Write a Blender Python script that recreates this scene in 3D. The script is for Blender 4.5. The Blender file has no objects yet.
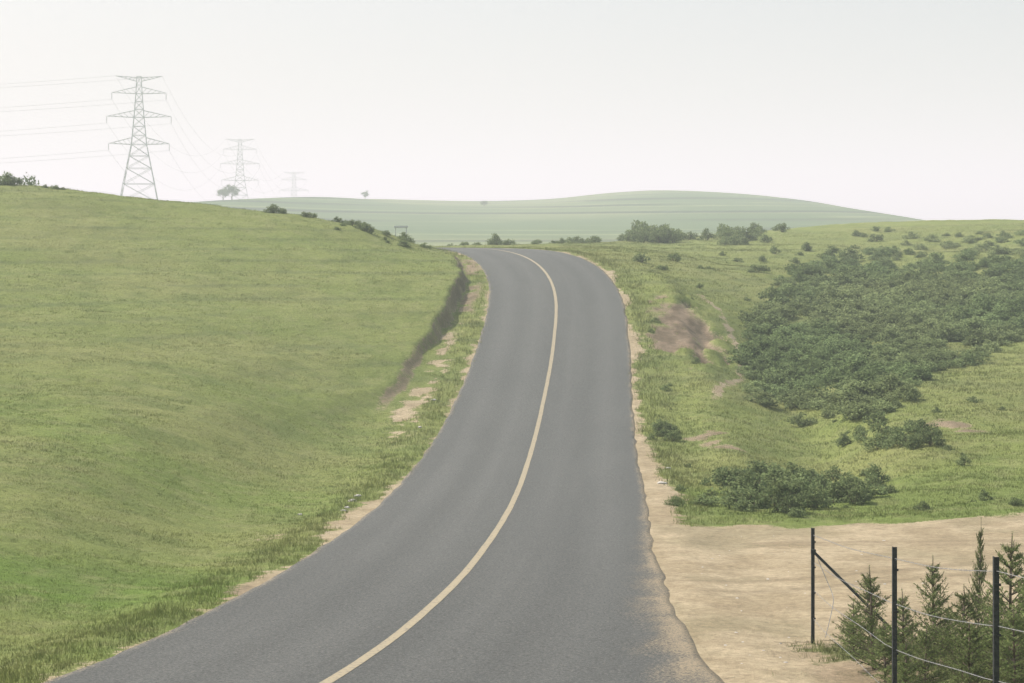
import bpy, math, random, bmesh
import numpy as np
from mathutils import Vector
random.seed(7); rng=np.random.default_rng(11)
F=1991.0; HY=250.0
def W(px,row,Y): return ((px-512)*Y/F, Y, (HY-row)*Y/F)
sc=bpy.context.scene
sc.view_settings.view_transform='Standard'
try: sc.view_settings.look='None'
except Exception: pass
# ---------------------------------------------------------------- noise
def _h(ix,iy,s):
    n=(ix*374761393+iy*668265263+s*1442695041)&0xffffffff
    n=((n^(n>>13))*1274126177)&0xffffffff
    return ((n^(n>>16))&0xffff)/65535.0
def vn(x,y,s=0):
    x=np.asarray(x,float);y=np.asarray(y,float)
    ix=np.floor(x).astype(np.int64);iy=np.floor(y).astype(np.int64)
    fx=x-ix;fy=y-iy;fx=fx*fx*(3-2*fx);fy=fy*fy*(3-2*fy)
    a=_h(ix,iy,s);b=_h(ix+1,iy,s);c=_h(ix,iy+1,s);d=_h(ix+1,iy+1,s)
    return (a*(1-fx)+b*fx)*(1-fy)+(c*(1-fx)+d*fx)*fy
def fbm(x,y,o=4,s=0):
    x=np.asarray(x,float);y=np.asarray(y,float)
    t=0;a=.5;n=0
    for i in range(o):
        t=t+a*vn(x,y,s+i*17);n+=a;a*=.5
        x,y=(x*.8-y*.6)*2.03+13.1,(x*.6+y*.8)*2.03+7.7
    return t/n
def ss(a,b,x):
    t=np.clip((x-a)/(b-a),0,1);return t*t*(3-2*t)
def mx(f,a,b):
    a=np.asarray(a,float);b=np.asarray(b,float);return a*(1-f[:,None])+b*f[:,None]
# ---------------------------------------------------------------- road line
RD=[(-14,-35,0.4),(-11.4,-20,-.6),(-8.8,-8,-1.8),(-6.5,4,-3.2),(-4.35,15,-4.8),(-2.24,25.8,-5.58),(-1.2,34,-5.98),(-.57,42.2,-6.36),(.08,53.6,-6.73),
(.68,67,-6.72),(1.27,79,-5.95),(1.86,90.5,-4.55),(2.3,104,-2.65),(2.0,114,-1.43),(1.1,122,-.62),(-.3,130,-.15),(-2.2,137,.05),(-5.2,143.5,.12),(-10,149,.05),(-18,154,-.35),(-32,159,-1.2),(-60,166,-2.6),(-110,175,-3.2)]
RD=np.array(RD,float)
def catmull(P,step=.5):
    out=[]
    P2=np.vstack([2*P[0]-P[1],P,2*P[-1]-P[-2]])
    for i in range(1,len(P2)-2):
        p0,p1,p2,p3=P2[i-1:i+3]
        n=max(2,int(np.linalg.norm(p2-p1)/step))
        for k in range(n):
            t=k/n
            out.append(.5*((2*p1)+(-p0+p2)*t+(2*p0-5*p1+4*p2-p3)*t*t+(-p0+3*p1-3*p2+p3)*t**3))
    out.append(P[-1]);return np.array(out)
RC=catmull(RD)
for _ in range(30):
    RC[1:-1]=.25*RC[:-2]+.5*RC[1:-1]+.25*RC[2:]
RT=np.gradient(RC[:,:2],axis=0);RT/=np.linalg.norm(RT,axis=1)[:,None]
RN=np.stack([RT[:,1],-RT[:,0]],1)
RZs=np.gradient(RC[:,2])/np.maximum(np.linalg.norm(np.gradient(RC[:,:2],axis=0),axis=1),1e-6)
def hwR(Y): return np.interp(Y,[0,20,25.8,28.7,34,42,60],[5.5,5.4,5.1,4.5,3.9,3.55,3.5])
HL=3.5
def roadcoord(X,Y):
    X=np.asarray(X,float).ravel();Y=np.asarray(Y,float).ravel()
    L=np.where(X>0,1e3,-1e3).astype(float);S=Y.copy();Z=np.zeros_like(X)
    m=np.where((Y>-45)&(Y<215)&(X<60)&(X>-120)&((X>-60)|(Y>120)))[0]
    for c in range(0,len(m),20000):
        i=m[c:c+20000]
        d=(X[i,None]-RC[None,:,0])**2+(Y[i,None]-RC[None,:,1])**2
        k=d.argmin(1);dx=X[i]-RC[k,0];dy=Y[i]-RC[k,1]
        L[i]=dx*RN[k,0]+dy*RN[k,1]
        al=dx*RT[k,0]+dy*RT[k,1]
        S[i]=RC[k,1]; Z[i]=RC[k,2]+al*RZs[k]
    return L,S,Z
# ---------------------------------------------------------------- terrain controls
C=[W(*p) for p in [
(-200,683,25.5),(0,683,26),(0,600,31.5),(0,500,43),(0,400,62),(0,300,88),(0,250,102),(0,207,116),(0,186,125),
(-300,600,32),(-300,400,61),(-300,250,100),(-300,174,130),
(100,640,27.8),(100,550,38),(100,450,53),(100,350,76),(100,270,100),(100,212,118),(100,193,126),
(200,600,33),(200,550,39.5),(200,450,57),(200,350,80),(200,270,103),(200,224,118),(200,204,126),
(300,545,42.7),(300,450,61),(300,350,85),(300,270,106),(300,226,120),(300,214,126),(350,222,126),
(330,500,51),(370,405,76),(398,340,90),(415,285,103),(425,260,116),(400,238,125),(438,251,131),
(660,520,48.5),(800,525,47.5),(1000,522,47),(1200,522,47),(720,480,57),(900,480,56),(1050,480,56),
(660,450,67.6),(700,432,70),(850,430,69),(1000,430,68),(700,370,87),(800,380,86),(950,380,82),
(660,340,93),(720,318,102),(800,320,108),(900,320,108),(1020,330,100),(660,290,107),(740,280,122),(850,275,130),(1000,270,135),
(640,262,124),(700,255,150),(850,245,170),(1000,240,170),(615,250,140),(600,247,155),(600,243,190),(700,237,205),(800,229,215),
(900,223,215),(1020,221,205),(1200,220,200),(520,246,168),(460,246,172),(1300,300,120),(1300,420,70)]]
C+=[(-32,148,1.6),(-32,168,-1.6),(-32,195,-2.5),(-70,180,-2),(-70,140,4),(20,262,-2.5),(60,262,-2),(0,245,-2.2),(-30,250,-3),
(4.4,29.5,-5.75),(4.3,22,-5.0),(4.4,18,-4.45),(4.5,13,-3.6),(0,0,-1.9),(10,0,-1.6),(10,20,-4.7),(10,30,-5.75),(9,38,-6.15),(-16,4,-3.6),(-18,15,-5.0),(0,-30,-.5),(-12,-30,-.4),(4.6,40,-6.3),
(-60,0,-3),(60,0,-2),(60,40,-5.5)]
C=[tuple(c) for c in C]
for i in range(0,len(RC),14):
    y=RC[i,1]
    for l in (-5.5,6.0):
        if l<0 and 64<y<140: continue
        p=RC[i,:2]+RN[i]*l
        if -40<y<168 and p[0]>-60: C.append((p[0],p[1],RC[i,2]-(0.15 if l>0 and y>55 else .03)))
C=np.array(C)
SX,SY=1/30.,1/60.
def U(r2): return np.where(r2>1e-12,r2*np.log(np.maximum(r2,1e-12)),0)
A=np.stack([C[:,0]*SX,C[:,1]*SY],1);n=len(C)
K=U(((A[:,None]-A[None])**2).sum(2))+np.eye(n)*0.006
Pm=np.hstack([np.ones((n,1)),A])
M=np.block([[K,Pm],[Pm.T,np.zeros((3,3))]])
sol=np.linalg.solve(M,np.concatenate([C[:,2],np.zeros(3)]));wt=sol[:n];wp=sol[n:]
def tps(X,Y):
    out=np.zeros(len(X))
    for c in range(0,len(X),30000):
        a=X[c:c+30000]*SX;b=Y[c:c+30000]*SY
        out[c:c+30000]=U((a[:,None]-A[None,:,0])**2+(b[:,None]-A[None,:,1])**2)@wt+wp[0]+wp[1]*a+wp[2]*b
    return out
FR=[(-1500,225,700),(-400,215,700),(0,213,700),(150,210,700),(215,205,700),(250,201,740),(300,199,760),(350,199,850),(420,202,950),(500,203,1000),(550,201,1000),(600,195,1000),(640,192,1000),(700,195,1000),(745,200,1000),(780,208,1000),(812,218,1000),(840,229,1000),(880,240,1000),(1100,246,1000),(1500,248,1000)]
FX=np.array([W(*p)[0] for p in FR]);FZ=np.array([W(*p)[2] for p in FR]);FY=np.array([p[2] for p in FR],float)
_xx=np.linspace(-2000,2000,4001);_k=np.exp(-np.linspace(-2,2,41)**2);_k/=_k.sum()
_fz=np.convolve(np.pad(np.interp(_xx,FX,FZ),20,'edge'),_k,'valid');_fy=np.convolve(np.pad(np.interp(_xx,FX,FY),20,'edge'),_k,'valid')
def far(X,Y):
    R=np.interp(X,_xx,_fz);Yr=np.interp(X,_xx,_fy)
    z=-3+(R+3)*ss(260,Yr,Y)
    z=np.where(Y>Yr,R-(R*.35)*ss(Yr,Yr+500,Y),z)
    k=ss(300,500,Y)*(1-ss(2500,3500,Y))
    z=z+k*(fbm(X/120,Y/120,3,5)-.5)*1.4
    return z
def foot(S): return np.interp(S,[60,74,90,104,120,135],[5.0,5.9,5.6,5.0,4.4,4.2])
def footn(X,Y,S): return foot(S)+(fbm(X*.0+3.3,Y*.28,3,31)-.5)*.7+(fbm(X*.7,Y*.7,2,32)-.5)*.3
def bwid(S): return np.interp(S,[40,58,70,80,90,112,130,142],[4.5,7.0,4.5,.7,.42,.42,.42,4.0])
def scar(X,Y):
    nz=fbm(X*1.4,Y*.7,5,170)-.5
    return 1-ss(.55,1.15,np.hypot((X-8.4-.03*(Y-98))/1.8,(Y-97)/10)+nz*1.5)
def terrain(X,Y):
    X=np.asarray(X,float).ravel();Y=np.asarray(Y,float).ravel()
    L,S,RZ=roadcoord(X,Y)
    z=far(X,Y)
    m=(Y<340)&(Y>-80)&(np.abs(X)<210)
    w=(1-ss(215,330,Y[m]))*(1-ss(90,200,np.abs(X[m])))*(1-ss(40,80,-Y[m]))
    xm,ym,Lm,Sm=X[m],Y[m],L[m],S[m]
    zt=tps(xm,ym)
    zt=zt+.06*np.sin(zt*4.2+4*fbm(xm/14,ym/14,2,33))*ss(2,9,np.abs(xm))*ss(60,80,ym)
    pull=ss(2,4,xm)*ss(26,30,ym)*(1-ss(46,50,ym))
    lf=ss(0,-4,xm)
    zt=zt+((fbm(xm/9,ym/9,3,3)-.5)*(.45-.22*lf)+(fbm(xm/1.6,ym/1.6,4,9)-.5)*.20)*(1-.85*pull)
    zt=zt-.65*np.exp(-((Lm-9.5-1.5*(fbm(ym/12,ym*0,2,41)-.5))/1.7)**2)*ss(52,62,Sm)*(1-ss(96,112,Sm))*(Lm>0)*(Lm<100)
    zt=zt+.30*np.exp(-((Lm-6.3)/1.0)**2)*ss(56,66,Sm)*(1-ss(110,125,Sm))*(Lm>0)*(Lm<100)
    zt=zt+(fbm(xm/13,ym/20,3,43)-.5)*1.5*ss(9,16,xm)*ss(54,75,ym)*(1-ss(165,190,ym))
    sca=scar(xm,ym);zt=zt-sca*(.30+.5*fbm(xm*1.3,ym*.4,2,171))
    z[m]=z[m]*(1-w)+zt*w
    a=-L;ft=footn(X,Y,S); bw=bwid(S)
    tl=ss(0,1,(a-ft)/bw); tr=ss(0,1,(L-(hwR(S)+.8))/3.5)
    t=np.where(L<0,tl,tr)
    hw=np.where(L<0,HL,hwR(S))
    al=np.abs(L)
    bed=RZ+.026-.09*(1-ss(hw-.35,hw-.1,al))-.10*ss(hw+.5,hw+2.0,al)*(1-t)
    bed=bed+np.maximum(fbm(X*1.3,Y*1.3,3,40)-.45,0)*.12*ss(hw+.05,hw+.6,al)
    bed=bed+.12*ss(4.4,6,a)*ss(70,80,S)*(1-ss(128,136,S))*(L<0)
    z=np.where(al<500,z*t+bed*(1-t),z)
    return z,L,S
def seg(X,Y,P):
    d=np.full(len(X),1e9)
    for a,b in zip(P[:-1],P[1:]):
        ax,ay=a;bx,by=b;vx,vy=bx-ax,by-ay
        t=np.clip(((X-ax)*vx+(Y-ay)*vy)/(vx*vx+vy*vy),0,1)
        d=np.minimum(d,np.hypot(X-ax-t*vx,Y-ay-t*vy))
    return d
def junction(X,Y,L,S):
    nz=(fbm(X/2.2,Y/2.2,4,60)-.5)
    top=47.6+nz*5.0-.8*ss(0,3,6-X)
    low=np.where(X>4.0,29.0+nz*2.5,12.0)
    a=ss(-1.0,.8,top-Y)*ss(-.6,.6,Y-low)*ss(-.3,.1,L-hwR(S))*(1-ss(45,60,X))
    b=ss(-.3,.1,L-hwR(S))*(1-ss(1.2,2.0,L-hwR(S)+nz*1.2))*(Y<32)
    return np.maximum(a,b)
PATH=[W(*p)[:2] for p in [(700,292,111),(710,302,108),(724,314,104),(734,332,99),(742,352,93),(742,368,89),(736,380,86),(724,392,83),(712,404,78)]]
def attrs(X,Y,z,L,S):
    nz=fbm(X*.8,Y*.8,3,70)-.5;n2=fbm(X*2.5,Y*2.5,3,80)-.5;nl=fbm(X*.5,Y*.22,3,95)-.5
    j=junction(X,Y,L,S)
    wr=np.interp(S,[40,48,56,70,120,140],[2.2,.85,.40,.18,.12,.02])+nl*1.1
    sr=(1-ss(-.2,.5,L-3.5-wr+n2*.9))*(L>0)*(S<150)
    wl=np.interp(S,[20,36,42,47,56,62,66,130,145],[-.2,-.15,.0,.20,.20,.0,-.1,-.15,-.2])+nl*1.3
    sl=(1-ss(-.2,.5,-L-3.5-wl+n2*1.0))*(L<0)*(S<150)
    vt=(1-ss(.15,.8,np.abs(L+4.8+nz*1.8+n2*.6)))*ss(66,72,S)*(1-ss(92,104,S))*(L<0)*ss(-.12,.08,n2+nz)
    ft=footn(X,Y,S);dd=-L-ft;bw=bwid(S)
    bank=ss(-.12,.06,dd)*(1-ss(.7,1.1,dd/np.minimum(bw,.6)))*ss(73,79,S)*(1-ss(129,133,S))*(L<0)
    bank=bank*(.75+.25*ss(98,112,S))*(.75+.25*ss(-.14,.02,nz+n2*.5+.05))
    talus=ss(-1.5,-.5,dd)*(1-ss(-.2,.05,dd))*(L<0)*ss(92,100,S)*(1-ss(122,130,S))*ss(-.18,.02,nz+nl*.6)
    e1=scar(X,Y)*ss(-.42,-.16,n2+nz*.6+.08)
    p=(1-ss(.10,.32,seg(X,Y,PATH)+n2*.45))*(.55+.35*ss(-.1,.1,nz))
    e2=(1-ss(.4,1.1,np.hypot((X-15.2)/.8,(Y-68)/2.2)+nz*2))*.8
    e3=(1-ss(.4,1.1,np.hypot((X-6.6)/.9,(Y-68.5)/3)+nz*2.4))*.75
    e4=(1-ss(.4,1.1,np.hypot((X+5.3)/.6,(Y-45.5)/1.4)+nz*2.2))*.6+(1-ss(.4,1.1,np.hypot((X+4.75)/.35,(Y-35)/1.2)+nz*2.2))*.6
    e5=(1-ss(.5,1.1,np.hypot((X-4.3)/1.6,(Y-25)/5)+nz*1.6))*.85*(X>3.2)
    dirt=np.clip(np.maximum.reduce([j,sr,sl,vt*.85,bank*.95,talus*.75,e1*.95,p,e2,e3,e4,e5]),0,1)
    red=np.clip(np.maximum.reduce([bank,talus*.75,e1*.9,p*.3,e2,e3,e4,e5*.6]),0,1)*(1-j)
    return dirt,red,bank,j
def grasscol(X,Y,z):
    n1=fbm(X/9,Y/9,4,401);n2=fbm(X/1.1,Y/1.1,4,402);n4=fbm(X/16,Y/3.5,4,403);nb=fbm(X/5,Y/5,3,90);n6=fbm(X/.45,Y/.45,2,416)
    lush=np.clip(ss(78,28,Y)*.9+(nb-.5)*.6+.05*(X<0),0,1)
    c=mx(lush,(.195,.228,.066),(.130,.202,.038))
    c=mx(.7*ss(.42,.66,n1),c,(.222,.236,.082))
    c=mx(.25*ss(.5,.68,n4),c,(.135,.170,.052))
    c=mx(.45*ss(.5,.70,n2),c,(.120,.160,.044))
    c=mx(.40*ss(.52,.75,n6),c,(.245,.252,.105))
    s1=ss(.5,.97,np.sin(z*10.5+5*fbm(X/26,Y/26,3,404)))*ss(60,90,Y)*(1-ss(250,300,Y))*ss(.38,.55,fbm(X/4,Y/2,4,415))
    c=mx(.38*s1,c,(.095,.125,.048))
    dry=ss(3.2,4.2,X)*(1-ss(29,33,Y))
    c=mx(.65*dry,c,(.165,.165,.078))
    fm=ss(330,520,Y)
    nf=fbm(X/90,Y/90,4,405);nf2=fbm(X/300,Y/300,2,406)
    fc=mx(ss(.4,.6,nf),(.080,.132,.042),(.145,.185,.068))
    ph=z*1.9+4*nf2+1.6*fbm(X/60,Y/60,2,409)
    st=ss(.35,.9,np.sin(ph))*ss(.3,.55,fbm(X/90,z/2.,3,407))
    st2=ss(.5,.95,np.sin(ph*2.17+2))*ss(.4,.6,fbm(X/60,z/1.5,3,408))
    fc=mx(.9*st,fc,(.010,.030,.010));fc=mx(.6*st2,fc,(.26,.29,.12))
    return mx(fm,c,fc)
def dirtcol(X,Y,red,bank,j):
    n5=fbm(X*2.6,Y*2.6,4,411);n7=fbm(X/1.2,Y/1.2,5,412);n8=fbm(X/.5,Y/1.1,3,413);n9=fbm(X*2.2,Y*.5,4,418)
    sand=mx(ss(.35,.65,n7),(.350,.285,.178),(.425,.352,.228))
    sand=mx(.45*ss(.45,.7,n5),sand,(.275,.222,.138))
    tr=np.zeros(len(X))
    for off in(0,1.55,5.2,6.7):
        yc=38.0+off*.95-3.2*np.exp(-((X-3)/6.)**2)*(off<4)+1.0*np.sin(X/7.+off//2)
        tr=np.maximum(tr,np.exp(-((Y-yc)/.22)**2))
    tr=tr*j*ss(.2,.5,n8)
    sand=mx(.65*tr,sand,(.235,.19,.12))
    sand=mx(.5*ss(.55,.72,fbm(X/2.2,Y/2.2,4,414))*j,sand,(.25,.22,.13))
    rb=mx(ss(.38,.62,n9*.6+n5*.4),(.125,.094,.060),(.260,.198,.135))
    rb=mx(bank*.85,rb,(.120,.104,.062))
    return mx(red,sand,rb)
# ---------------------------------------------------------------- mesh helpers
def npmesh(name,V,Fc,mats=(),smooth=False):
    V=np.asarray(V,np.float32);Fc=np.asarray(Fc,np.int32);k=Fc.shape[1]
    me=bpy.data.meshes.new(name)
    me.vertices.add(len(V));me.vertices.foreach_set('co',V.ravel())
    me.loops.add(Fc.size);me.loops.foreach_set('vertex_index',Fc.ravel())
    me.polygons.add(len(Fc));me.polygons.foreach_set('loop_start',np.arange(0,Fc.size,k,dtype=np.int32))
    try: me.polygons.foreach_set('loop_total',np.full(len(Fc),k,np.int32))
    except Exception: pass
    me.polygons.foreach_set('use_smooth',np.full(len(Fc),smooth,bool))
    for m in mats: me.materials.append(m)
    me.update(calc_edges=True);return me
def addcol(me,name,arr):
    arr=np.asarray(arr,np.float32)
    if arr.shape[1]==3:arr=np.hstack([arr,np.ones((len(arr),1),np.float32)])
    a=me.attributes.new(name,'FLOAT_COLOR','POINT');a.data.foreach_set('color',arr.ravel())
def obj(name,me,label=None,cat=None,kind=None,group=None,parent=None,loc=None):
    o=bpy.data.objects.new(name,me);sc.collection.objects.link(o)
    if label:o['label']=label
    if cat:o['category']=cat
    if kind:o['kind']=kind
    if group:o['group']=group
    if parent:o.parent=parent
    if loc is not None:o.location=loc
    return o
class MB:
    def __init__(s):s.v=[];s.f=[]
    def tube(s,p0,p1,r0,r1=None,n=4,cap=True):
        r1=r0 if r1 is None else r1
        p0=Vector(p0);p1=Vector(p1);d=(p1-p0)
        if d.length<1e-6:return
        d.normalize();u=d.orthogonal().normalized();w=d.cross(u);b=len(s.v)
        for p,r in((p0,r0),(p1,r1)):
            for i in range(n):
                a=2*math.pi*(i+.5)/n;s.v.append(tuple(p+u*(r*math.cos(a))+w*(r*math.sin(a))))
        for i in range(n):s.f.append((b+i,b+(i+1)%n,b+n+(i+1)%n,b+n+i))
        if cap:s.f.append(tuple(b+i for i in reversed(range(n))));s.f.append(tuple(b+n+i for i in range(n)))
    def poly(s,pts,rs,n=6):
        for i in range(len(pts)-1):s.tube(pts[i],pts[i+1],rs[i],rs[i+1],n)
    def box(s,c,h):
        b=len(s.v)
        for dx in(-1,1):
            for dy in(-1,1):
                for dz in(-1,1):s.v.append((c[0]+dx*h[0],c[1]+dy*h[1],c[2]+dz*h[2]))
        for q in((0,1,3,2),(4,6,7,5),(0,4,5,1),(2,3,7,6),(0,2,6,4),(1,5,7,3)):s.f.append(tuple(b+i for i in q))
    def mesh(s,name,mat,smooth=False):
        me=bpy.data.meshes.new(name);me.from_pydata(s.v,[],s.f);me.materials.append(mat)
        if smooth:me.polygons.foreach_set('use_smooth',[True]*len(me.polygons))
        me.update();return me
# ---------------------------------------------------------------- materials
class NT:
    def __init__(s,name):
        s.m=bpy.data.materials.new(name);s.m.use_nodes=True;s.t=s.m.node_tree;s.t.nodes.clear()
        s.out=s.t.nodes.new('ShaderNodeOutputMaterial')
    def n(s,ty,**k):
        x=s.t.nodes.new(ty)
        for a,b in k.items():setattr(x,a,b)
        return x
    def l(s,a,b):s.t.links.new(a,b)
    def val(s,i,v):
        if isinstance(v,(int,float,tuple)):i.default_value=v
        else:s.l(v,i)
    def math(s,op,a,b=0.,c=None):
        x=s.n('ShaderNodeMath',operation=op);s.val(x.inputs[0],a);s.val(x.inputs[1],b)
        if c is not None:s.val(x.inputs[2],c)
        return x.outputs[0]
    def noise(s,vec,scale,det=3,rough=.55):
        x=s.n('ShaderNodeTexNoise');x.inputs['Scale'].default_value=scale;x.inputs['Detail'].default_value=det;x.inputs['Roughness'].default_value=rough
        s.l(vec,x.inputs['Vector']);return x.outputs['Fac']
    def ramp(s,f,a,b):
        x=s.n('ShaderNodeMapRange');x.interpolation_type='SMOOTHSTEP';s.val(x.inputs[0],f);x.inputs[1].default_value=a;x.inputs[2].default_value=b;return x.outputs[0]
    def mix(s,f,a,b,bt='MIX'):
        x=s.n('ShaderNodeMix',data_type='RGBA',blend_type=bt);s.val(x.inputs['Factor'],f)
        for i,v in((6,a),(7,b)):
            if isinstance(v,tuple):x.inputs[i].default_value=v+(1,) if len(v)==3 else v
            else:s.l(v,x.inputs[i])
        return x.outputs[2]
    def attr(s,name):return s.n('ShaderNodeAttribute',attribute_name=name)
    def scale(s,c,f):
        x=s.n('ShaderNodeVectorMath',operation='SCALE');s.l(c,x.inputs[0]);s.val(x.inputs['Scale'],f);return x.outputs[0]
    def pos(s):return s.n('ShaderNodeNewGeometry').outputs['Position']
    def bsdf(s,col,rough=.9,bump=None,bd=.02,spec=.2,metal=0):
        p=s.n('ShaderNodeBsdfPrincipled')
        if isinstance(col,tuple):p.inputs['Base Color'].default_value=col+(1,)
        else:s.l(col,p.inputs['Base Color'])
        s.val(p.inputs['Roughness'],rough);p.inputs['Specular IOR Level'].default_value=spec;p.inputs['Metallic'].default_value=metal
        if bump is not None:
            b=s.n('ShaderNodeBump');b.inputs['Distance'].default_value=bd;b.inputs['Strength'].default_value=1;s.l(bump,b.inputs['Height']);s.l(b.outputs[0],p.inputs['Normal'])
        s.l(p.outputs[0],s.out.inputs[0]);return p
def ground_mat():
    g=NT('ground_grass_and_soil');P=g.pos()
    gc=g.attr('gcol').outputs['Color'];da=g.attr('dcol');dc=da.outputs['Color'];dirt=da.outputs['Alpha']
    n3=g.noise(P,6,5,.9)
    c=g.scale(gc,g.math('MULTIPLY_ADD',n3,1.9,.07))
    d=g.scale(dc,g.math('MULTIPLY_ADD',n3,2.0,.0))
    fac=g.ramp(g.math('ADD',dirt,g.math('MULTIPLY',g.math('SUBTRACT',n3,.5),2.0)),.35,.7)
    g.bsdf(g.mix(fac,c,d),.95,n3,.04,.1);return g.m
GM=ground_mat()
def asphalt():
    g=NT('weathered_asphalt');P=g.pos()
    col=g.attr('rcol').outputs['Color'];dust=g.attr('rcol').outputs['Alpha']
    n1=g.noise(P,22,4,1.0)
    c=g.scale(col,g.math('MULTIPLY_ADD',n1,4.4,-1.2))
    c=g.mix(g.ramp(g.math('ADD',dust,g.math('MULTIPLY',g.math('SUBTRACT',n1,.5),4.5)),.4,1.1),c,(.33,.27,.175))
    g.bsdf(c,.85,n1,.008,.2);return g.m
def paint():
    g=NT('worn_yellow_paint');P=g.pos()
    n=g.noise(P,14,3,.7)
    g.bsdf(g.mix(g.ramp(n,.48,.72),(.37,.315,.20),(.18,.170,.14)),.7,n,.004,.3);return g.m
def leaf(name,tr=.3,up=.5,per=.4):
    g=NT(name);oi=g.n('ShaderNodeObjectInfo').outputs['Random']
    c=g.scale(g.attr('tint').outputs['Color'],g.math('MULTIPLY_ADD',oi,per,1-per/2))
    geo=g.n('ShaderNodeNewGeometry');vm=g.n('ShaderNodeVectorMath',operation='MULTIPLY_ADD')
    g.l(geo.outputs['Normal'],vm.inputs[0]);vm.inputs[1].default_value=(1-up,)*3;vm.inputs[2].default_value=(0,0,up)
    nn=g.n('ShaderNodeVectorMath',operation='NORMALIZE');g.l(vm.outputs[0],nn.inputs[0])
    d=g.n('ShaderNodeBsdfDiffuse');t=g.n('ShaderNodeBsdfTranslucent');mx_=g.n('ShaderNodeMixShader');mx_.inputs[0].default_value=tr
    for x in(d,t):g.l(c,x.inputs['Color'])
    g.l(nn.outputs[0],d.inputs['Normal'])
    g.l(d.outputs[0],mx_.inputs[1]);g.l(t.outputs[0],mx_.inputs[2]);g.l(mx_.outputs[0],g.out.inputs[0]);return g.m
M_ASP=asphalt();M_PNT=paint()
M_SHR=leaf('shrub_leaves',.35,.65);M_TRE=leaf('tree_leaves',.35,.6);M_SPR=leaf('spruce_needles',.3,.5);M_GRS=leaf('grass_blades',.3,.8,0)
def simple(name,c1,c2,sc_=12,rough=.8,metal=0,bd=.01):
    g=NT(name);n=g.noise(g.pos(),sc_,3,.6);g.bsdf(g.mix(g.ramp(n,.35,.65),c1,c2),rough,n,bd,.3,metal);return g.m
M_BRK=simple('grey_brown_bark',(.12,.09,.065),(.21,.165,.12),20)
M_STL=simple('galvanised_lattice_steel',(.34,.35,.345),(.42,.43,.425),3,.6)
M_INS=simple('glass_insulator_grey',(.28,.29,.29),(.36,.37,.37),5,.4)
M_CBL=simple('aluminium_cable',(.26,.265,.27),(.34,.345,.35),3,.6)
M_PST=simple('dark_painted_steel_post',(.018,.022,.024),(.04,.045,.046),25,.7)
M_WIR=simple('weathered_fence_wire',(.22,.225,.22),(.34,.345,.34),30,.6)
M_STN=simple('pale_limestone',(.45,.43,.38),(.62,.59,.53),9,.9,0,.02)
M_WHT=simple('white_painted_steel',(.72,.72,.70),(.82,.82,.80),6,.5)
# ---------------------------------------------------------------- ground
nx=66;b=10.0
s_=np.arange(-int(nx*math.asinh(3600/b)),int(nx*math.asinh(3600/b))+1)
GX=b*np.sinh(s_/nx)
ys=[-400,-250,-150,-100,-75,-60,-50,-42,-36,-30,-25,-20,-16,-12,-8,-4,0,3,6,9,12,14,16,17.5,19]
y=19.5
while y<5600:
    ys.append(y);y+=max(.16,y/250) if y<130 else (y/200 if y<1100 else y/80)
GY=np.array(ys)
NX,NY=len(GX),len(GY)
XX,YY=np.meshgrid(GX,GY);X=XX.ravel();Y=YY.ravel()
Z,L,S=terrain(X,Y)
dirt,red,bank,junc=attrs(X,Y,Z,L,S)
V=np.stack([X,Y,Z],1)
ii,jj=np.meshgrid(np.arange(NX-1),np.arange(NY-1));ii=ii.ravel();jj=jj.ravel()
Fq=np.stack([jj*NX+ii,jj*NX+ii+1,(jj+1)*NX+ii+1,(jj+1)*NX+ii],1)
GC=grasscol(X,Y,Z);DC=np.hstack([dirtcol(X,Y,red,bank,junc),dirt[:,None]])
me=npmesh('ground',V,Fq,[GM],True);addcol(me,'gcol',GC);addcol(me,'dcol',DC)
obj('ground',me,'rolling green grassland slopes with bare soil patches','grassland',kind='structure')
fm=(junc[Fq].min(1)>.85)
idx=np.unique(Fq[fm]);re=np.full(len(V),-1);re[idx]=np.arange(len(idx))
V2=V[idx].copy();V2[:,2]+=.006
me=npmesh('dirt_road',V2,re[Fq[fm]],[GM],True);addcol(me,'gcol',GC[idx]);addcol(me,'dcol',DC[idx])
obj('dirt_road',me,'pale sandy dirt track joining the asphalt road','dirt road',kind='structure')
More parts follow.
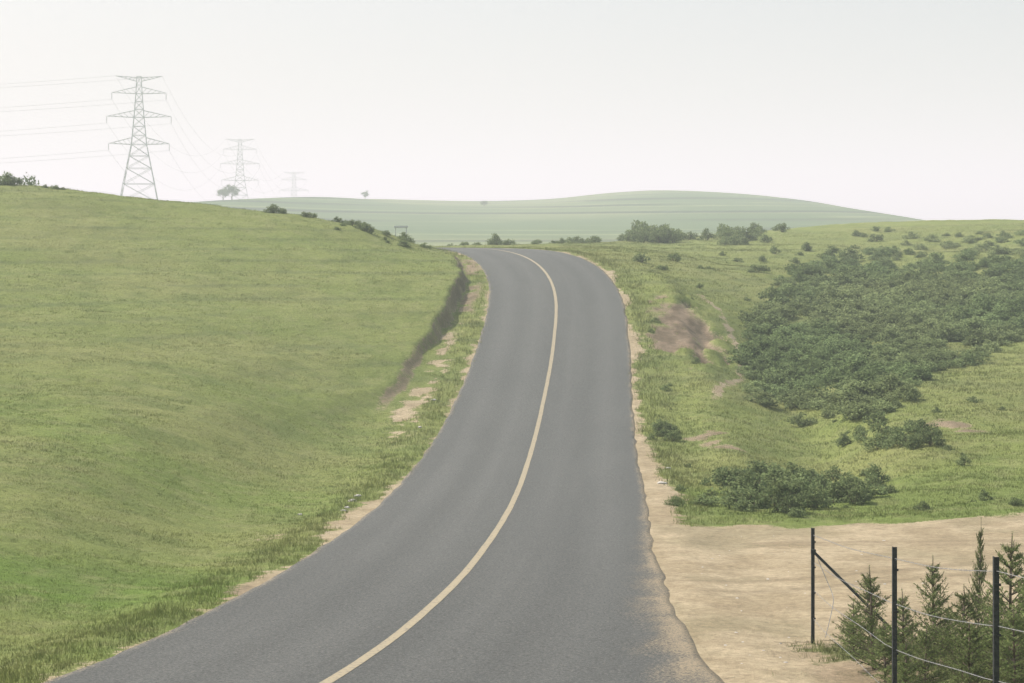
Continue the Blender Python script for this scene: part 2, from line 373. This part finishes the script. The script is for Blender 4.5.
# ---------------------------------------------------------------- road
def ribbon(name,l0,l1,cols,dz,mat,skirt=True,wob=0.):
    vs=[];lat=[];ED=[];DU=[]
    for i in range(len(RC)):
        c=RC[i];hr=float(hwR(c[1]))
        a=-HL if l0 is None else l0;e=hr if l1 is None else l1
        ja=(float(fbm(c[0]*.3+9,c[1]*.9,3,5))-.5)*wob;je=(float(fbm(c[0]*.3+50,c[1]*.9,3,6))-.5)*wob
        lats=[a+ja+(e+je-a-ja)*k/(cols-1) for k in range(cols)]
        if skirt:lats=[lats[0]-.04]+lats+[lats[-1]+.04]
        for k,l in enumerate(lats):
            lc=min(abs(l)/3.5,1.)
            z=c[2]+.03+.03*(1-lc*lc)+dz
            if skirt and k in(0,len(lats)-1):z-=.12
            vs.append((c[0]+RN[i,0]*l,c[1]+RN[i,1]*l,z));lat.append(l)
            ED.append(max(0,min(1,1-min(l-a,e-l)/.6)))
            DU.append(max(0,1-(e-l)/float(np.interp(c[1],[20,30,40,55],[1.4,1.1,.6,.2]))) if l>0 else max(0,1-(l-a)/.2)*.6)
    vs=np.array(vs);l=np.array(lat);ED=np.array(ED);DU=np.clip(np.array(DU),0,1);x,yy=vs[:,0],vs[:,1]
    s=np.repeat(RC[:,1],cols+2 if skirt else cols)
    tr=np.maximum(np.exp(-((np.abs(l)-.95)/.34)**2),np.exp(-((np.abs(l)-2.45)/.34)**2))
    n2=fbm(l/1.2,s/7,3,501);n3=fbm(l*2.8,s/30,3,502);n4=fbm(l*2.5,s*1.6,3,503)
    c=mx(ss(.35,.65,n2),(.101,.106,.098),(.109,.114,.105))
    c=mx(.40*tr,c,(.134,.138,.127));c=mx(.3*ss(.5,.7,n3),c,(.088,.092,.085))
    oil=np.exp(-((np.abs(l)-1.7)/.22)**2);c=mx(.2*oil,c,(.082,.085,.079))
    c=c*(1-.08*ss(60,25,s))[:,None]
    n=cols+2 if skirt else cols;rows=len(RC)
    f=[(r*n+k,r*n+k+1,(r+1)*n+k+1,(r+1)*n+k) for r in range(rows-1) for k in range(n-1)]
    me=npmesh(name,vs,f,[mat],True);addcol(me,'rcol',np.hstack([c,np.clip(DU+(n4-.5)*.9*(DU>0),0,1)[:,None]]));return me
obj('road',ribbon('road',None,None,61,0,M_ASP,wob=.16),'grey asphalt country road dipping and climbing','road',kind='structure')
obj('road_marking',ribbon('road_marking',-.075,.075,3,.005,M_PNT,skirt=False,wob=.02),'worn pale yellow centre line on asphalt','road marking',kind='structure')
# ---------------------------------------------------------------- ray to ground
def hit(px,row,y0=22,y1=900):
    t=np.geomspace(y0,y1,260);x=(px-512)*t/F;zr=(HY-row)*t/F
    z,_,_=terrain(x,t);k=np.where(z>zr)[0]
    if len(k)==0:return None
    k=k[0];return float(x[k]),float(t[k]),float(z[k])
def gz(x,y): return float(terrain([x],[y])[0][0])
# ---------------------------------------------------------------- grass
def tufts(name,X,Y,Z,hgt,nb,rad,wid,boost):
    n=len(X);N=n*nb
    col=grasscol(X,Y,Z)*1.12*rng.uniform(.80,1.22,(n,1))*boost[:,None]
    col=np.repeat(col,nb,0)*rng.uniform(.82,1.18,(N,1));dry=rng.random(N)<.08;col[dry]=col[dry]*.5+np.array([.13,.115,.06])
    bx=np.repeat(X,nb)+rng.normal(0,1,N)*np.repeat(rad,nb);by=np.repeat(Y,nb)+rng.normal(0,1,N)*np.repeat(rad,nb)
    bz=np.repeat(Z,nb)-.01;h=np.repeat(hgt,nb)*rng.uniform(.5,1.2,N);w=np.repeat(wid,nb)
    a=rng.uniform(0,2*np.pi,N);ln=rng.uniform(.1,.8,N)*h;b2=rng.uniform(0,2*np.pi,N)
    V=np.empty((N,3,3));V[:,0]=np.stack([bx-np.cos(a)*w,by-np.sin(a)*w,bz],1);V[:,1]=np.stack([bx+np.cos(a)*w,by+np.sin(a)*w,bz],1)
    V[:,2]=np.stack([bx+np.cos(b2)*ln,by+np.sin(b2)*ln,bz+h],1)
    me=npmesh(name,V.reshape(-1,3),np.arange(N*3).reshape(-1,3),[M_GRS]);addcol(me,'tint',np.repeat(col,3,0));return me
N=210000
yy=np.exp(rng.uniform(math.log(21),math.log(190),N));u=rng.uniform(-.30,.30,N);xx=u*yy
z,l,s=terrain(xx,yy);d,r,bk,j=attrs(xx,yy,z,l,s)
hw=np.where(l<0,HL,hwR(s))
cl=fbm(xx/1.2,yy/1.2,3,200)
fence=(xx>3.2)&(yy<31)
k=(np.abs(l)>hw+.02)&(d+rng.normal(0,.15,N)<.5)&(cl+rng.normal(0,.15,N)>.30)&((~fence)|(cl>.47))
ver=np.exp(-((np.abs(l[k])-hw[k]-.6)/.8)**2)
rough=(xx[k]>4)&(yy[k]>48);fe_=fence[k]
sc_=np.clip(yy[k]/45,.8,2.4)
hgt=(.042+.085*ver*(~fe_)+.11*fe_+.025*rough+.04*(cl[k]-.4))*np.sqrt(sc_)
me=tufts('grass',xx[k],yy[k],z[k],hgt,5,.06*sc_,.006*sc_,1-.06*rough)
obj('grass',me,'short grazed green grass covering the slopes','grass',kind='stuff')
# ---------------------------------------------------------------- shrubs
def leaves(cent,rad,n,size,shell=.55,flat=.9):
    c=np.array(cent);r=np.array(rad);w=r**2/np.sum(r**2);k=rng.choice(len(c),n,p=w)
    d=rng.normal(0,1,(n,3));d/=np.linalg.norm(d,axis=1)[:,None];rr=r[k]*rng.uniform(shell,1.08,n)**.7*(1+.18*rng.normal(0,1,n).clip(-1,1.8))
    p=c[k]+d*rr[:,None]*np.array([1,1,flat])
    a=rng.normal(0,1,(n,3));a/=np.linalg.norm(a,axis=1)[:,None];b_=np.cross(a,rng.normal(0,1,(n,3)));b_/=np.linalg.norm(b_,axis=1)[:,None]
    s=size*rng.uniform(.6,1.35,n)[:,None]
    return np.stack([p-a*s,p+b_*s*.55,p+a*s,p-b_*s*.55],1)
def shrubQ(n=800,leafs=.055,seed=0):
    r=np.random.default_rng(seed);c=[];ra=[]
    for i in range(10):
        a=r.uniform(0,6.28);q=r.uniform(0,.7)
        c.append((math.cos(a)*q,math.sin(a)*q,r.uniform(.15,.95)*(1.05-q*.7)));ra.append(r.uniform(.18,.38))
    Q=leaves(c,ra,n,leafs,.35);Q[:,:,2]=np.maximum(Q[:,:,2],-.05);return Q
SQ=[shrubQ(800,.068,s) for s in range(6)]
def tint(n,c1,c2,k=None,per=4):
    k=rng.random(n) if k is None else k
    c=mx(k,c1,c2)*rng.uniform(.75,1.25,(n,1));return np.repeat(c,per,0)
S1,S2=(.165,.225,.092),(.220,.268,.115)
def qmesh(name,Q,mat,tn):
    me=npmesh(name,Q.reshape(-1,3),np.arange(Q.shape[0]*4).reshape(-1,4),[mat]);addcol(me,'tint',tn);return me
SM=[]
for i,q in enumerate(SQ):
    mbx=MB()
    for t in range(7):
        a=random.uniform(0,6.28);mbx.tube((0,0,-.1),(math.cos(a)*.4,math.sin(a)*.4,.65),.022,.006,5)
    vv=[tuple(v) for v in q.reshape(-1,3)];o=len(vv)
    ff=[tuple(range(k*4,k*4+4)) for k in range(len(q))]
    mm=bpy.data.meshes.new('shrub');mm.from_pydata(vv+mbx.v,[],ff+[tuple(o+x for x in f) for f in mbx.f])
    mm.materials.append(M_SHR);mm.materials.append(M_BRK)
    mm.polygons.foreach_set('material_index',[0]*len(ff)+[1]*len(mbx.f));mm.update()
    addcol(mm,'tint',np.vstack([tint(len(q),S1,S2),np.full((len(mbx.v),3),.1)]));SM.append(mm)
def inpoly(x,y,P):
    c=False;j=len(P)-1
    for i in range(len(P)):
        if (P[i][1]>y)!=(P[j][1]>y) and x<(P[j][0]-P[i][0])*(y-P[i][1])/(P[j][1]-P[i][1])+P[i][0]:c=not c
        j=i
    return c
poly=[(752,318),(775,285),(830,258),(900,240),(960,230),(1080,228),(1080,330),(1010,345),(965,368),(915,396),(865,424),(800,428),(750,412),(735,385),(745,345)]
allQ=[];allT=[];cnt=0;tries=0
while cnt<1200 and tries<3000:
    tries+=1
    px=random.uniform(730,1080);row=random.triangular(230,430,305)
    if not inpoly(px,row,poly):continue
    nzv=float(fbm(px/30.,row/13.,3,300))
    if nzv<.38 and random.random()<.65:continue
    h=hit(px,row,60,260)
    if h is None:continue
    q=SQ[cnt%6];s=random.triangular(.3,1.15,.6);a=random.uniform(0,6.28);ca,sa=math.cos(a),math.sin(a)
    q=q*np.array([s*1.25,s*1.25,s*random.uniform(.65,1.0)])
    x=q[...,0]*ca-q[...,1]*sa+h[0];yv=q[...,0]*sa+q[...,1]*ca+h[1];zv=q[...,2]+h[2]-.08
    kk=float(ss(.35,.65,fbm(h[0]/7,h[1]/12,3,310)));br=random.uniform(.8,1.3)
    allQ.append(np.stack([x,yv,zv],-1));allT.append(tint(len(q),S1,S2,np.full(len(q),kk))*br);cnt+=1
obj('shrub_thicket',qmesh('shrub_thicket',np.concatenate(allQ),M_SHR,np.vstack(allT)),'dense green shrub thicket on grassy hillside','shrubs',kind='stuff')
print('thicket',cnt,tries)
def shrub(px,row,size,y0=22,y1=900,lab='rounded green shrub growing on the grassy slope',grp='shrubs scattered over the grassland',hs=1.,atY=None):
    if atY: x=(px-512)*atY/F;h=(x,atY,gz(x,atY))
    else:h=hit(px,row,y0,y1)
    if h is None:return
    L_,S_,_=roadcoord([h[0]],[h[1]])
    if abs(L_[0])<3.9+size*.5:return
    if not atY and float(scar(np.array([h[0]]),np.array([h[1]]))[0])>.3:return
    if not atY and float(seg(np.array([h[0]]),np.array([h[1]]),PATH)[0])<.4+size:return
    o=obj('shrub',random.choice(SM),lab,'shrub',group=grp,loc=(h[0],h[1],h[2]-.06))
    o.scale=(size*random.uniform(.9,1.25),size*random.uniform(.9,1.25),size*hs*random.uniform(.75,1.15));o.rotation_euler=(0,0,random.uniform(0,6.28))
for i in range(58):
    px=random.triangular(695,895,800);row=random.triangular(474,518,504);shrub(px,row,random.uniform(.25,.75),lab='low green shrub beside the sandy track')
for i in range(16): shrub(random.uniform(845,935),random.uniform(428,452),random.uniform(.3,.6))
for i in range(28): shrub(random.uniform(650,1020),random.uniform(400,515),random.uniform(.12,.35))
for i in range(26): shrub(random.uniform(650,780),random.uniform(262,400),random.uniform(.15,.4))
for i in range(8): shrub(random.uniform(655,675),random.uniform(425,442),random.uniform(.3,.5))
for i in range(34): shrub(random.uniform(640,1020),random.uniform(236,275),random.uniform(.3,.7))
for i in range(26):
    p=random.triangular(600,695,648);shrub(p,0,(1.85-abs(p-648)/45)*random.uniform(.6,1.15),atY=random.uniform(180,200),hs=1.15,lab='dense rounded shrub on the hill crest')
for i in range(18):
    p=random.triangular(695,800,738);shrub(p,0,(1.4-abs(p-738)/75)*random.uniform(.6,1.15),atY=random.uniform(176,200),hs=1.05,lab='dense rounded shrub on the hill crest')
for i in range(5): shrub(random.uniform(855,890),0,random.uniform(.5,.8),atY=random.uniform(175,188),lab='dense rounded shrub on the hill crest')
for i in range(26): shrub(random.uniform(450,600),0,random.uniform(.3,.9),atY=random.uniform(172,190),lab='low shrub beyond the road bend')
for i in range(26): shrub(random.uniform(330,425),0,random.uniform(.25,.55),atY=random.uniform(120,127),lab='small shrub on the grassy ridge')
for p,s in((275,.65),(270,.4),(282,.4),(306,.5),(312,.4),(55,.4),(62,.3),(45,.3),(8,.75),(16,.6),(1,.7)): shrub(p,0,s,atY=126,lab='small shrub on the grassy ridge')
# ---------------------------------------------------------------- trees
def tree_meshes(seed):
    r=random.Random(seed);m=MB();tips=[]
    m.poly([(0,0,-.3),(.05,.02,.7),(-.03,.06,1.5),(.05,.0,2.7)],[.2,.16,.12,.07],8)
    for i in range(9):
        a=i*2.4+r.random();z0=.7+i*.22;q=r.uniform(.9,1.8)*(1-.25*abs(i-3)/5)
        mid=(math.cos(a)*q*.5,math.sin(a)*q*.5,z0+.35);tip=(math.cos(a)*q,math.sin(a)*q,z0+.7+r.uniform(0,.7))
        m.poly([(0,0,z0),mid,tip],[.07,.05,.02],6);tips.append(tip)
        for k in range(2):
            t2=(tip[0]*.8+r.uniform(-.5,.5),tip[1]*.8+r.uniform(-.5,.5),tip[2]+r.uniform(-.2,.6));m.tube(mid,t2,.03,.01,5);tips.append(t2)
    tips+=[(0,0,3.5),(.3,.2,3.1),(-.3,-.1,3.2)]
    Q=leaves(tips,[r.uniform(.45,.8) for _ in tips],5000,.09,.3,.8)
    return m.mesh('trunk',M_BRK,True),qmesh('crown',Q,M_TRE,tint(len(Q),(.115,.165,.065),(.16,.205,.085)))
TM=[tree_meshes(1),tree_meshes(5)]
def tree(px,Y,topZ=None,height=None,wide=1.,lab='round leafy tree standing on the hill',v=0,grp='trees along the hill skyline'):
    x=(px-512)*Y/F;g=gz(x,Y);s=(height or topZ-g)/4.5
    e=obj('tree',None,lab,'tree',group=grp,loc=(x,Y,g-.15));e.scale=(s*wide,s*wide,s);e.rotation_euler=(0,0,random.uniform(0,6))
    obj('trunk',TM[v][0],parent=e);obj('crown',TM[v][1],parent=e)
tree(13,150,topZ=W(0,169,150)[2],wide=.75,lab='thin leafy tree showing above the ridge',v=1)
tree(232,660,height=5.4,wide=1.1,lab='small round tree on the distant hill',v=1);tree(223,665,height=4.6,wide=1.1,lab='small round tree on the distant hill')
tree(365,835,height=3.6,wide=1.2,lab='lone bushy tree on the distant hilltop')
tree(484,740,height=2.4,wide=1.5,lab='small tree on the hazy terraced hill',v=1)
# ---------------------------------------------------------------- spruce saplings
def spruce(seed):
    r=random.Random(seed);g=np.random.default_rng(seed);t=MB()
    t.poly([(0,0,-.1),(.01,0,.4),(0,.01,.8),(0,0,1.04)],[.02,.015,.009,.003],6)
    V=[]
    nw=14
    for w in range(nw):
        z=.03+.91*w/nw;le=(1-z)**.9*.48+.04;nbx=r.randint(5,7)
        for b_ in range(nbx):
            a=r.uniform(0,6.28);el=r.uniform(.1,.5)+.4*z;q=le*r.uniform(.55,1.1)
            p0=np.array([0,0,z]);d=np.array([math.cos(a)*math.cos(el),math.sin(a)*math.cos(el),math.sin(el)])
            p1=p0+d*q+np.array([0,0,.12*q]);t.tube(p0,p1,.006,.002,4,False)
            subs=[(p0+ (p1-p0)*.12,p1)]
            sd=np.cross(d,[0,0,1]);sd/=np.linalg.norm(sd)
            for k in (.3,.5,.7):
                for sg in(-1,1):
                    a0=p0+(p1-p0)*k;subs.append((a0,a0+(d*.6+sd*sg*.75)*q*.38*(1.1-k)*1.5))
            for s0,s1 in subs:
                n=max(4,int(np.linalg.norm(s1-s0)/.0088));tt=g.uniform(0,1,n)[:,None];c=s0+(s1-s0)*tt
                dd=(s1-s0)/np.linalg.norm(s1-s0);nn=g.normal(0,1,(n,3));nn-=(nn@dd)[:,None]*dd;nn/=np.linalg.norm(nn,axis=1)[:,None]
                tip=c+(nn*.8+dd*.6)*.028*g.uniform(.7,1.3,(n,1));ww=np.cross(nn,dd)*.0048
                V.append(np.stack([c-ww,c+ww,tip],1))
    n=60;c=np.stack([np.zeros(n),np.zeros(n),g.uniform(.85,1.05,n)],1);nn=g.normal(0,1,(n,3));nn[:,2]=np.abs(nn[:,2]);nn/=np.linalg.norm(nn,axis=1)[:,None]
    ww=np.cross(nn,[0,0,1.])*.004;V.append(np.stack([c-ww,c+ww,c+nn*.03],1))
    V=np.concatenate(V);me=npmesh('crown',V.reshape(-1,3),np.arange(len(V)*3).reshape(-1,3),[M_SPR])
    addcol(me,'tint',tint(len(V),(.140,.190,.068),(.220,.262,.098),per=3))
    return t.mesh('trunk',M_BRK,True),me
SP=[spruce(i) for i in range(3)]
for i,(px,row,Y,wd) in enumerate([(874,570,27,1.0),(854,602,28.3,1.1),(905,594,25.8,1.05),(934,560,26.8,.8),(962,588,25.2,1.1),(978,524,27.5,.32),(1010,538,25.6,.9),(1036,556,24.5,1.0),(992,602,24,1.1),(925,628,24,1.1),(885,622,26,1.1),(948,606,27.6,1.1),(1016,612,23,1.1),(970,620,23.4,1.1),(905,640,23.6,1.1)]):
    x,y_,zt=W(px,row,Y);g=gz(x,Y);h=zt-g
    e=obj('spruce_tree',None,'young green spruce sapling beside the wire fence' if wd>.5 else 'slender spruce sapling with a tall bare leader','spruce tree',group='young spruces behind the fence',loc=(x,Y,g))
    e.scale=(h*wd,h*wd,h);e.rotation_euler=(random.uniform(-.05,.05),random.uniform(-.05,.05),random.uniform(0,6))
    obj('trunk',SP[i%3][0],parent=e);obj('crown',SP[i%3][1],parent=e)
# ---------------------------------------------------------------- fence
posts=[(4.46,29.5,528),(4.23,22.0,547),(4.38,18.0,557),(4.5,13.5,None)]
fx,fy=posts[0][:2];fz=gz(fx,fy)
fe=obj('fence',None,'dark steel post and barbed wire fence by the track','fence',loc=(fx,fy,fz));off=Vector((fx,fy,fz))
tops=[];bases=[]
for x,y_,row in posts:
    g=gz(x,y_);zt=(HY-row)*y_/F if row else g+1.6
    tops.append(Vector((x,y_,zt)));bases.append(Vector((x,y_,g)))
for bq,tq in zip(bases,tops):
    m=MB();p=bq-off;h=(tq-bq).z
    m.box((p.x,p.y,p.z+h/2-.1),(.024,.006,h/2+.1));m.box((p.x-.018,p.y+.026,p.z+h/2-.1),(.006,.019,h/2+.1))
    for k in range(4):m.box((p.x+.012,p.y-.012,p.z+h*(.22+.22*k)),(.026,.005,.012))
    obj('post',m.mesh('post',M_PST),parent=fe)
m=MB();a=bases[0]-off+Vector((0,-.03,(tops[0]-bases[0]).z*.80));e_=Vector((5.75,28.7,gz(5.75,28.7)-.05))-off
m.tube(a,e_,.022,.022,4);m.box(tuple(a),(.035,.03,.03));obj('brace',m.mesh('brace',M_PST),parent=fe)
for wi,hf in enumerate((.94,.70,.46,.22)):
    m=MB();pts=[]
    for i in range(3):
        A0=bases[i].lerp(tops[i],hf)-off;B0=bases[i+1].lerp(tops[i+1],hf)-off;sag=random.uniform(.01,.05)
        for k in range(12):
            t=k/12;p=A0.lerp(B0,t);p.z-=sag*4*t*(1-t);p.x+=.015*math.sin(t*9+wi);p.y-=.02;pts.append(p)
    pts.append(B0)
    m.poly(pts,[.003]*len(pts),4)
    for i in range(len(pts)-1):
        for k in(.25,.75):
            p=pts[i].lerp(pts[i+1],k)
            m.tube(p+Vector((-.016,0,-.014)),p+Vector((.016,0,.014)),.0014,.0014,3);m.tube(p+Vector((-.014,.01,.016)),p+Vector((.014,-.01,-.016)),.0014,.0014,3)
    obj('wire',m.mesh('wire',M_WIR),parent=fe)
m=MB();pts=[]
A0=bases[0].lerp(tops[0],.8)-off
for k in range(15):
    t=k/14;pts.append(A0+Vector((.03+.2*math.sin(t*3),-.8*t,-1.15*t-.1*math.sin(t*6))))
m.poly(pts,[.005]*15,4);obj('loose_wire',m.mesh('loose_wire',M_WIR),parent=fe)
# ---------------------------------------------------------------- stones
stn=[(352,503,.10),(358,499,.08),(347,508,.07),(344,513,.06),(662,484,.1),(300,515,.05),(668,470,.06),(420,432,.08),(434,405,.09)]
for i in range(26):stn.append((random.uniform(700,1000),random.uniform(532,600),random.uniform(.012,.03)))
for i in range(12):stn.append((random.uniform(722,790),random.uniform(600,680),random.uniform(.012,.025)))
for i,(px,row,s) in enumerate(stn):
    h=hit(px,row)
    if not h:continue
    bm=bmesh.new();bmesh.ops.create_icosphere(bm,subdivisions=2,radius=1)
    for v in bm.verts:
        q=1+.35*(float(vn(v.co.x*2+i*5,v.co.y*2+v.co.z*2,i))-.5);v.co*=q
    me=bpy.data.meshes.new('stone');bm.to_mesh(me);bm.free();me.materials.append(M_STN)
    o=obj('stone',me,'small pale stone lying on the road verge' if i<9 else 'small pebble lying on the sandy track','stone',group='pale stones on the verge',loc=(h[0],h[1],h[2]+s*.15));o.scale=(s*1.5,s,s*.55);o.rotation_euler=(0,0,random.uniform(0,3))
x,y_=W(401,226,130)[:2];g=gz(x,y_)
gr=obj('guardrail',None,'short white roadside guardrail behind the grassy ridge','guardrail',loc=(x,y_,g))
top=max((HY-225.5)*y_/F-g,.45)
m=MB();m.box((0,0,top-.09),(.45,.03,.08));m.box((0,-.035,top-.09),(.45,.012,.025));obj('rail',m.mesh('rail',M_WHT),parent=gr)
for dx in(-.35,.35):
    m=MB();m.box((dx,.07,top/2-.12),(.03,.038,top/2+.06));obj('post',m.mesh('post',M_WHT),parent=gr)
# ---------------------------------------------------------------- pylons
def halfw(z):return float(np.interp(z,[-10,0,15.7,24.4,32,37.6],[7.2,5.5,2.4,1.6,1.0,.7]))
def pyl():
    t=.10;parts=[]
    b_=MB();lv=[-9,-3,3,8,12,15.7,18.6,21.5,24.4,27,29.5,32,34.8,37.6]
    def cor(z):
        w=halfw(z);return [Vector((w,w,z)),Vector((-w,w,z)),Vector((-w,-w,z)),Vector((w,-w,z))]
    for a,c in zip(lv[:-1],lv[1:]):
        A0,B0=cor(a),cor(c)
        for i in range(4):
            b_.tube(A0[i],B0[i],t*1.25);j=(i+1)%4
            b_.tube(A0[i],B0[j],t*.75);b_.tube(A0[j],B0[i],t*.75);b_.tube(B0[i],B0[j],t*.8)
    parts.append(('tower_body',b_.mesh('tower_body',M_STL)))
    ins=[];tips=[]
    for z,le in((15.7,9.6),(24.4,10.2),(32,8.6),(37.2,7.4)):
        m=MB();w=halfw(z);hh=2.2 if z<36 else 1.0
        for y2 in(-1,1):m.tube((-w,y2*w,z),(w,y2*w,z),t*.85)
        m.tube((-w,-w,z),(-w,w,z),t*.8)
        for sg in(-1,1):
            tip=Vector((sg*le,0,z+(.3 if z<36 else .5)))
            if z>36: up=z-1.2
            else: up=z+hh
            w2=halfw(up)
            for yy2 in(-1,1):
                m.tube((sg*w,yy2*w,z),tip,t*.85);m.tube((sg*w2,yy2*w2,up),tip,t*.85)
            n=5
            for k in range(1,n+1):
                q0=(k-1)/n;q1=k/n
                lo=lambda q,y2:Vector((sg*w,y2*w,z)).lerp(tip,q)
                hi=lambda q,y2:Vector((sg*w2,y2*w2,up)).lerp(tip,q)
                for y2 in(-1,1):m.tube(lo(q0,y2),hi(min(q1,.97),y2),t*.55);
                m.tube(lo(q1*.98,-1),lo(q0,1),t*.55)
            if z<36:
                im=MB();im.tube(tip,tip-Vector((0,0,2.2)),.08,.08,6)
                for k in range(5):im.tube(tip-Vector((0,0,.3+.38*k)),tip-Vector((0,0,.42+.38*k)),.18,.18,8)
                ins.append(im.mesh('insulator',M_INS));tips.append(tip-Vector((0,0,2.2)))
            else:tips.append(tip)
        parts.append(('crossarm',m.mesh('crossarm',M_STL)))
    return parts,ins,tips
PP,IN,TIPS=pyl()
pys=[]
def pylon(px,Y,toprow,rot,lab,s):
    x,_,zt=W(px,toprow,Y);g=gz(x,Y)
    z0=zt-37.7*s
    e=obj('pylon',None,lab,'pylon',group='high voltage pylons across the hills',loc=(x,Y,z0));e.rotation_euler=(0,0,rot);e.scale=(s,s,s)
    for n_,m_ in PP: obj(n_,m_,parent=e)
    for m_ in IN:obj('insulator',m_,parent=e)
    d=z0-9*s-g
    if d>0:
        m=MB();w=halfw(-9)
        for a in(-1,1):
            for c in(-1,1):m.tube((a*(w+d*.1),c*(w+d*.1),-9-d/s-1),(a*w,c*w,-9),.16)
        obj('leg',m.mesh('leg',M_STL),parent=e)
    c_,s2=math.cos(rot),math.sin(rot)
    pys.append([Vector((x+(t.x*c_-t.y*s2)*s,Y+(t.x*s2+t.y*c_)*s,z0+t.z*s)) for t in TIPS])
pylon(139,640,76,.15,'tall grey lattice pylon with three crossarms',1)
pylon(240,1000,139,.12,'distant grey lattice pylon fading in haze',.95)
pylon(294,1220,172,.1,'very distant lattice pylon almost lost in haze',.86)
def span(A0,B0,sag,r):
    m=MB();n=28;pts=[]
    for k in range(n+1):
        t=k/n;p=A0.lerp(B0,t);p.z-=sag*4*t*(1-t);pts.append(p-A0)
    m.poly(pts,[r]*(n+1),4);obj('power_line',m.mesh('power_line',M_CBL),'thin sagging overhead conductor strung between pylons','power line',group='overhead power lines',loc=A0)
for i in range(8):
    span(pys[0][i],pys[1][i],16,.034);span(pys[1][i],pys[2][i],12,.04)
    span(pys[0][i],pys[0][i]+Vector((-330,-40,0)),8,.036)
# ---------------------------------------------------------------- haze volume (air): single scattering plus an added emission glow in place of multiple scattering
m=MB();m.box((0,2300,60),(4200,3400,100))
hz=bpy.data.materials.new('glowing_hazy_air');hz.use_nodes=True;t=hz.node_tree;t.nodes.clear()
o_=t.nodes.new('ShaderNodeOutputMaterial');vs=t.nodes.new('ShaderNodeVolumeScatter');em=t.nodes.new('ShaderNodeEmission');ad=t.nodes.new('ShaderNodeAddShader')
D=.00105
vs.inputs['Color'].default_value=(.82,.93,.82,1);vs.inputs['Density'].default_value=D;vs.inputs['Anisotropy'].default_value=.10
em.inputs['Color'].default_value=(.90,1,.90,1);em.inputs['Strength'].default_value=D*.235  # haze glows by itself: emission added to brighten the air
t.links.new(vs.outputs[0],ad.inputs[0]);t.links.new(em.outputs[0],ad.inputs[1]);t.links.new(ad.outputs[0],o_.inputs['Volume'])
obj('sky_haze',m.mesh('sky_haze',hz),'pale summer haze with an added glow filling the air','sky_haze',kind='structure')
# ---------------------------------------------------------------- light
EL=math.radians(46);AZ=math.radians(-58)
w=bpy.data.worlds.new('World');sc.world=w;w.use_nodes=True;t=w.node_tree
sk=t.nodes.new('ShaderNodeTexSky');sk.sky_type='NISHITA';sk.sun_disc=False;sk.sun_elevation=EL;sk.sun_rotation=AZ;sk.air_density=1.0;sk.dust_density=5;sk.ozone_density=1.2
bg=t.nodes['Background'];bg.inputs['Strength'].default_value=.15;t.links.new(sk.outputs[0],bg.inputs[0])
sl=bpy.data.lights.new('sun','SUN');sl.energy=5.0;sl.angle=math.radians(1.5);sl.color=(1,.97,.89)
so=bpy.data.objects.new('sun',sl);sc.collection.objects.link(so)
d=Vector((math.sin(AZ)*math.cos(EL),math.cos(AZ)*math.cos(EL),math.sin(EL)))
so.rotation_euler=d.to_track_quat('Z','Y').to_euler();so.location=(0,0,60)
cam=bpy.data.cameras.new('camera');cam.sensor_width=36;cam.lens=36*F/1024;cam.shift_y=-(341.5-HY)/1024;cam.clip_end=12000;cam.clip_start=.1
co=bpy.data.objects.new('camera',cam);sc.collection.objects.link(co);co.location=(0,0,0);co.rotation_euler=(math.radians(90),0,0)
sc.camera=co
